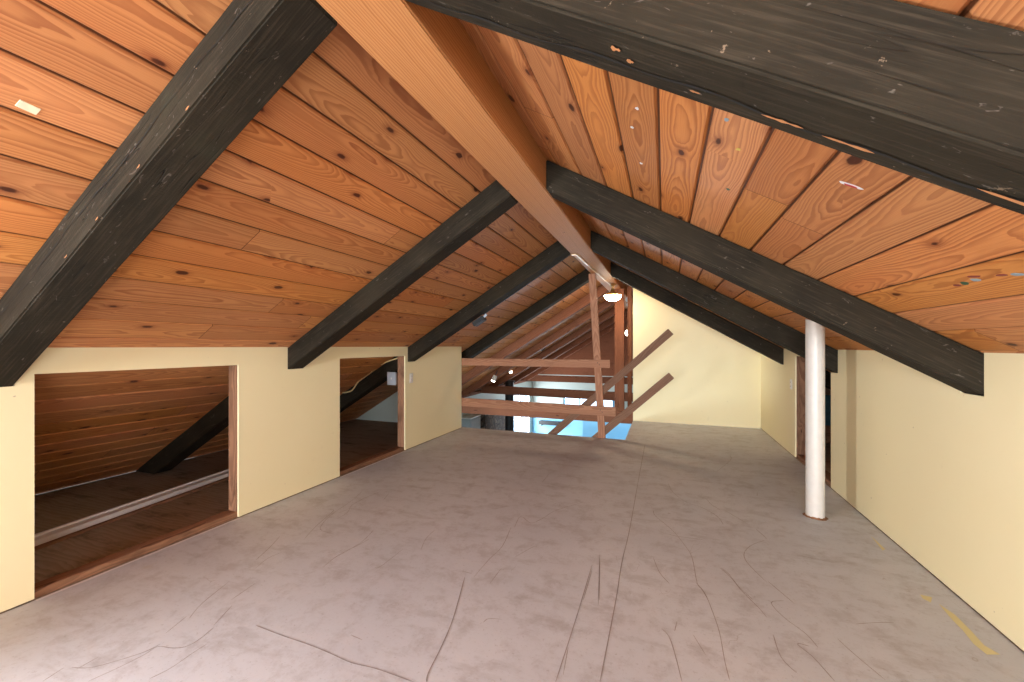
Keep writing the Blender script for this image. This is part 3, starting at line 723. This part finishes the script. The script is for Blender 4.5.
def cover_plate(name, x, y, z, nx, label, cat, rows, mat='plastic'):
    t_ = thing(name, (x, y, z), label, cat, rot=(0, 0, 0 if nx > 0 else math.pi))
    obj('plate', box_bm(0, .006, -.036, .036, -.058, .058, .003), mat, t_)
    for dz in rows:
        s_ = obj('socket', box_bm(.0055, .0085, -.017, .017, dz-.014, dz+.014, .002), mat, t_)
        for dy in (-.007, .007): obj('slot', box_bm(.008, .0092, dy-.0015, dy+.0015, dz-.006, dz+.006), 'slot', s_)
cover_plate('wall_outlet', XL, 4.155, .838, 1, 'white outlet plate right of the second left wall opening', 'outlet', (-.022, .022))
cover_plate('wall_outlet', XR, 5.40, .79, -1, 'white outlet plate left of the right wall opening', 'outlet', (-.022, .022))
t = thing('light_switch', (-2.995, 4.036, .838), 'pale metal switch plate inside the second left wall opening', 'switch')
obj('box', box_bm(-.055, .055, -.03, -.002, -.07, .07, .004), 'steel', t); obj('plate', box_bm(-.062, .062, -.036, -.030, -.078, .078, .003), 'steel', t)
obj('toggle', box_bm(-.006, .006, -.05, -.035, -.008, .012, .002), 'plastic', t)
pth = smooth_path([(-3.95, 4.075, .62), (-3.826, 4.075, .632), (-3.73, 4.075, .640), (-3.637, 4.075, .671), (-3.56, 4.075, .76), (-3.498, 4.075, .812), (-3.347, 4.075, .902), (-3.214, 4.075, .99), (-3.069, 4.072, 1.045), (-2.96, 4.07, 1.075)], 6)
tag(obj('cable', tube(pth, .008), 'cord', smooth=True), 'yellow cable running up the rafter inside the second left opening', 'cable')

# ------------------------------------------------------------------ things lying in the crawlspaces
t = thing('long_board', (-3.665, 1.10, 0), 'long pale grooved board lying on the floor inside the near left opening', 'board')
o = thing  # keep the builder name short below
bb = prism([(-.3, 0), (2.6, 0), (2.6, .045), (-.3, .045)], -.045, .045, .004, 8, .001, 2); o1 = obj('board', bb, 'lip', t, smooth=True)
bb = prism([(-.3, .0), (2.6, .0), (2.6, .012), (-.3, .012)], -.012, .012, .002); o2 = obj('rib', bb, 'lip', t); o2.location = (0, .032, .045)
o3 = obj('batten', prism([(-.3, 0), (2.6, 0), (2.6, .02), (-.3, .02)], -.012, .012, .002), 'jamb', t, label='thin brown batten along the near edge'); o3.location = (0, -.075, 0)
t.rotation_euler = (0, 0, math.atan2(1.32, -.22)); t.location = (-3.60, 1.32, 0)
t = thing('leaning_panel', (1.95, 6.2, 0), 'dark teal panel inside the right wall opening, seen just right of the white post', 'panel')
p_ = obj('panel', box_bm(-.5, .28, -.02, .02, .22, .60, .004), 'teal', t)
obj('foot_board', box_bm(-.5, .28, -.03, .03, 0, .22, .004), 'jamb', t)
for o_ in (t,): o_.rotation_euler = (R(-6), 0, 0)

# ------------------------------------------------------------------ marks stuck on the ceiling boards
def flake(name, x, y, lx, ly, rot, mat, label, cat, group=None, side='r', parent=None, seed=0):
    Z, k = (zr, -KR) if side == 'r' else (zl, KL)
    rnd = random.Random(seed); sq = name == 'sticker' and side == 'l'; n_ = 4 if sq else 10; bb = bmesh.new(); top = []; bot = []
    for i in range(n_):
        a = 2*math.pi*i/n_+(math.pi/4 if sq else 0); rr = 1.4 if sq else 1+rnd.uniform(-.25, .2)
        px_, py_ = lx*rr*math.cos(a), ly*rr*math.sin(a); c_, s_ = math.cos(rot), math.sin(rot)
        X, Yy = px_*c_-py_*s_, px_*s_+py_*c_
        top.append(bb.verts.new((X, Yy, k*X-.0006))); bot.append(bb.verts.new((X*.97, Yy*.97, k*X*.97-.0022)))
    bb.faces.new(bot); bb.faces.new(top[::-1])
    for i in range(n_): bb.faces.new((top[i], top[(i+1) % n_], bot[(i+1) % n_], bot[i]))
    o_ = obj(name, bb, mat, parent)
    if parent is None: o_.location = (x, y, Z(x)); tag(o_, label, cat, group)
    return o_
flake('sticker', -1.693, .61, .011, .022, .1, 'cream', 'small cream sticker on the upper left ceiling boards', 'sticker', side='l')
s_ = flake('sticker', .501, 1.440, .027, .008, -.1, 'wsm', 'white sticker with a red centre on the right ceiling boards', 'sticker')
r_ = flake('patch', 0, 0, .015, .004, -.1, 'red', '', '', parent=s_); r_.location = (0, 0, -.002)
WX = [(.935, 1.835, 'maroon', 'leftmost tiny maroon mark of the row on the right ceiling', .004, .016), (.934, 1.793, 'green', 'dark green mark in the row on the right ceiling', .009, .015),
      (.929, 1.735, 'steelblue', 'blue grey mark right of the green one in the ceiling row', .006, .018), (.915, 1.715, 'maroon', 'slanted maroon mark in the middle of the ceiling row', .005, .022),
      (.932, 1.635, 'maroon', 'flat maroon mark toward the right end of the ceiling row', .005, .018), (.941, 1.589, 'steelblue', 'pale blue grey mark at the right end of the ceiling row', .006, .016)]
for i, (x, y, m_, lb, a_, b_) in enumerate(WX): flake('wax_mark', x, y, a_, b_, .2, m_, lb, 'wax mark', seed=i)
for i, (x, y, m_, lb) in enumerate(((.156, 1.254, 'maroon', 'tiny maroon wax dot by the near right rafter'), (.170, 1.33, 'steelblue', 'tiny blue wax dot by the near right rafter'),
      (.221, 1.473, 'gold', 'tiny yellow wax dot on the right ceiling'), (.236, 1.808, 'green', 'tiny green wax dot on the right ceiling'), (-.113, 1.60, 'wsm', 'pale dot high on the right ceiling near the ridge'),
      (-.086, 1.451, 'wsm', 'pale dot close behind the near right rafter'), (-.096, 1.907, 'wsm', 'lowest pale dot on the right ceiling board'))):
    flake('wax_mark', x, y, .006, .009, .4, m_, lb, 'wax mark', seed=20+i)
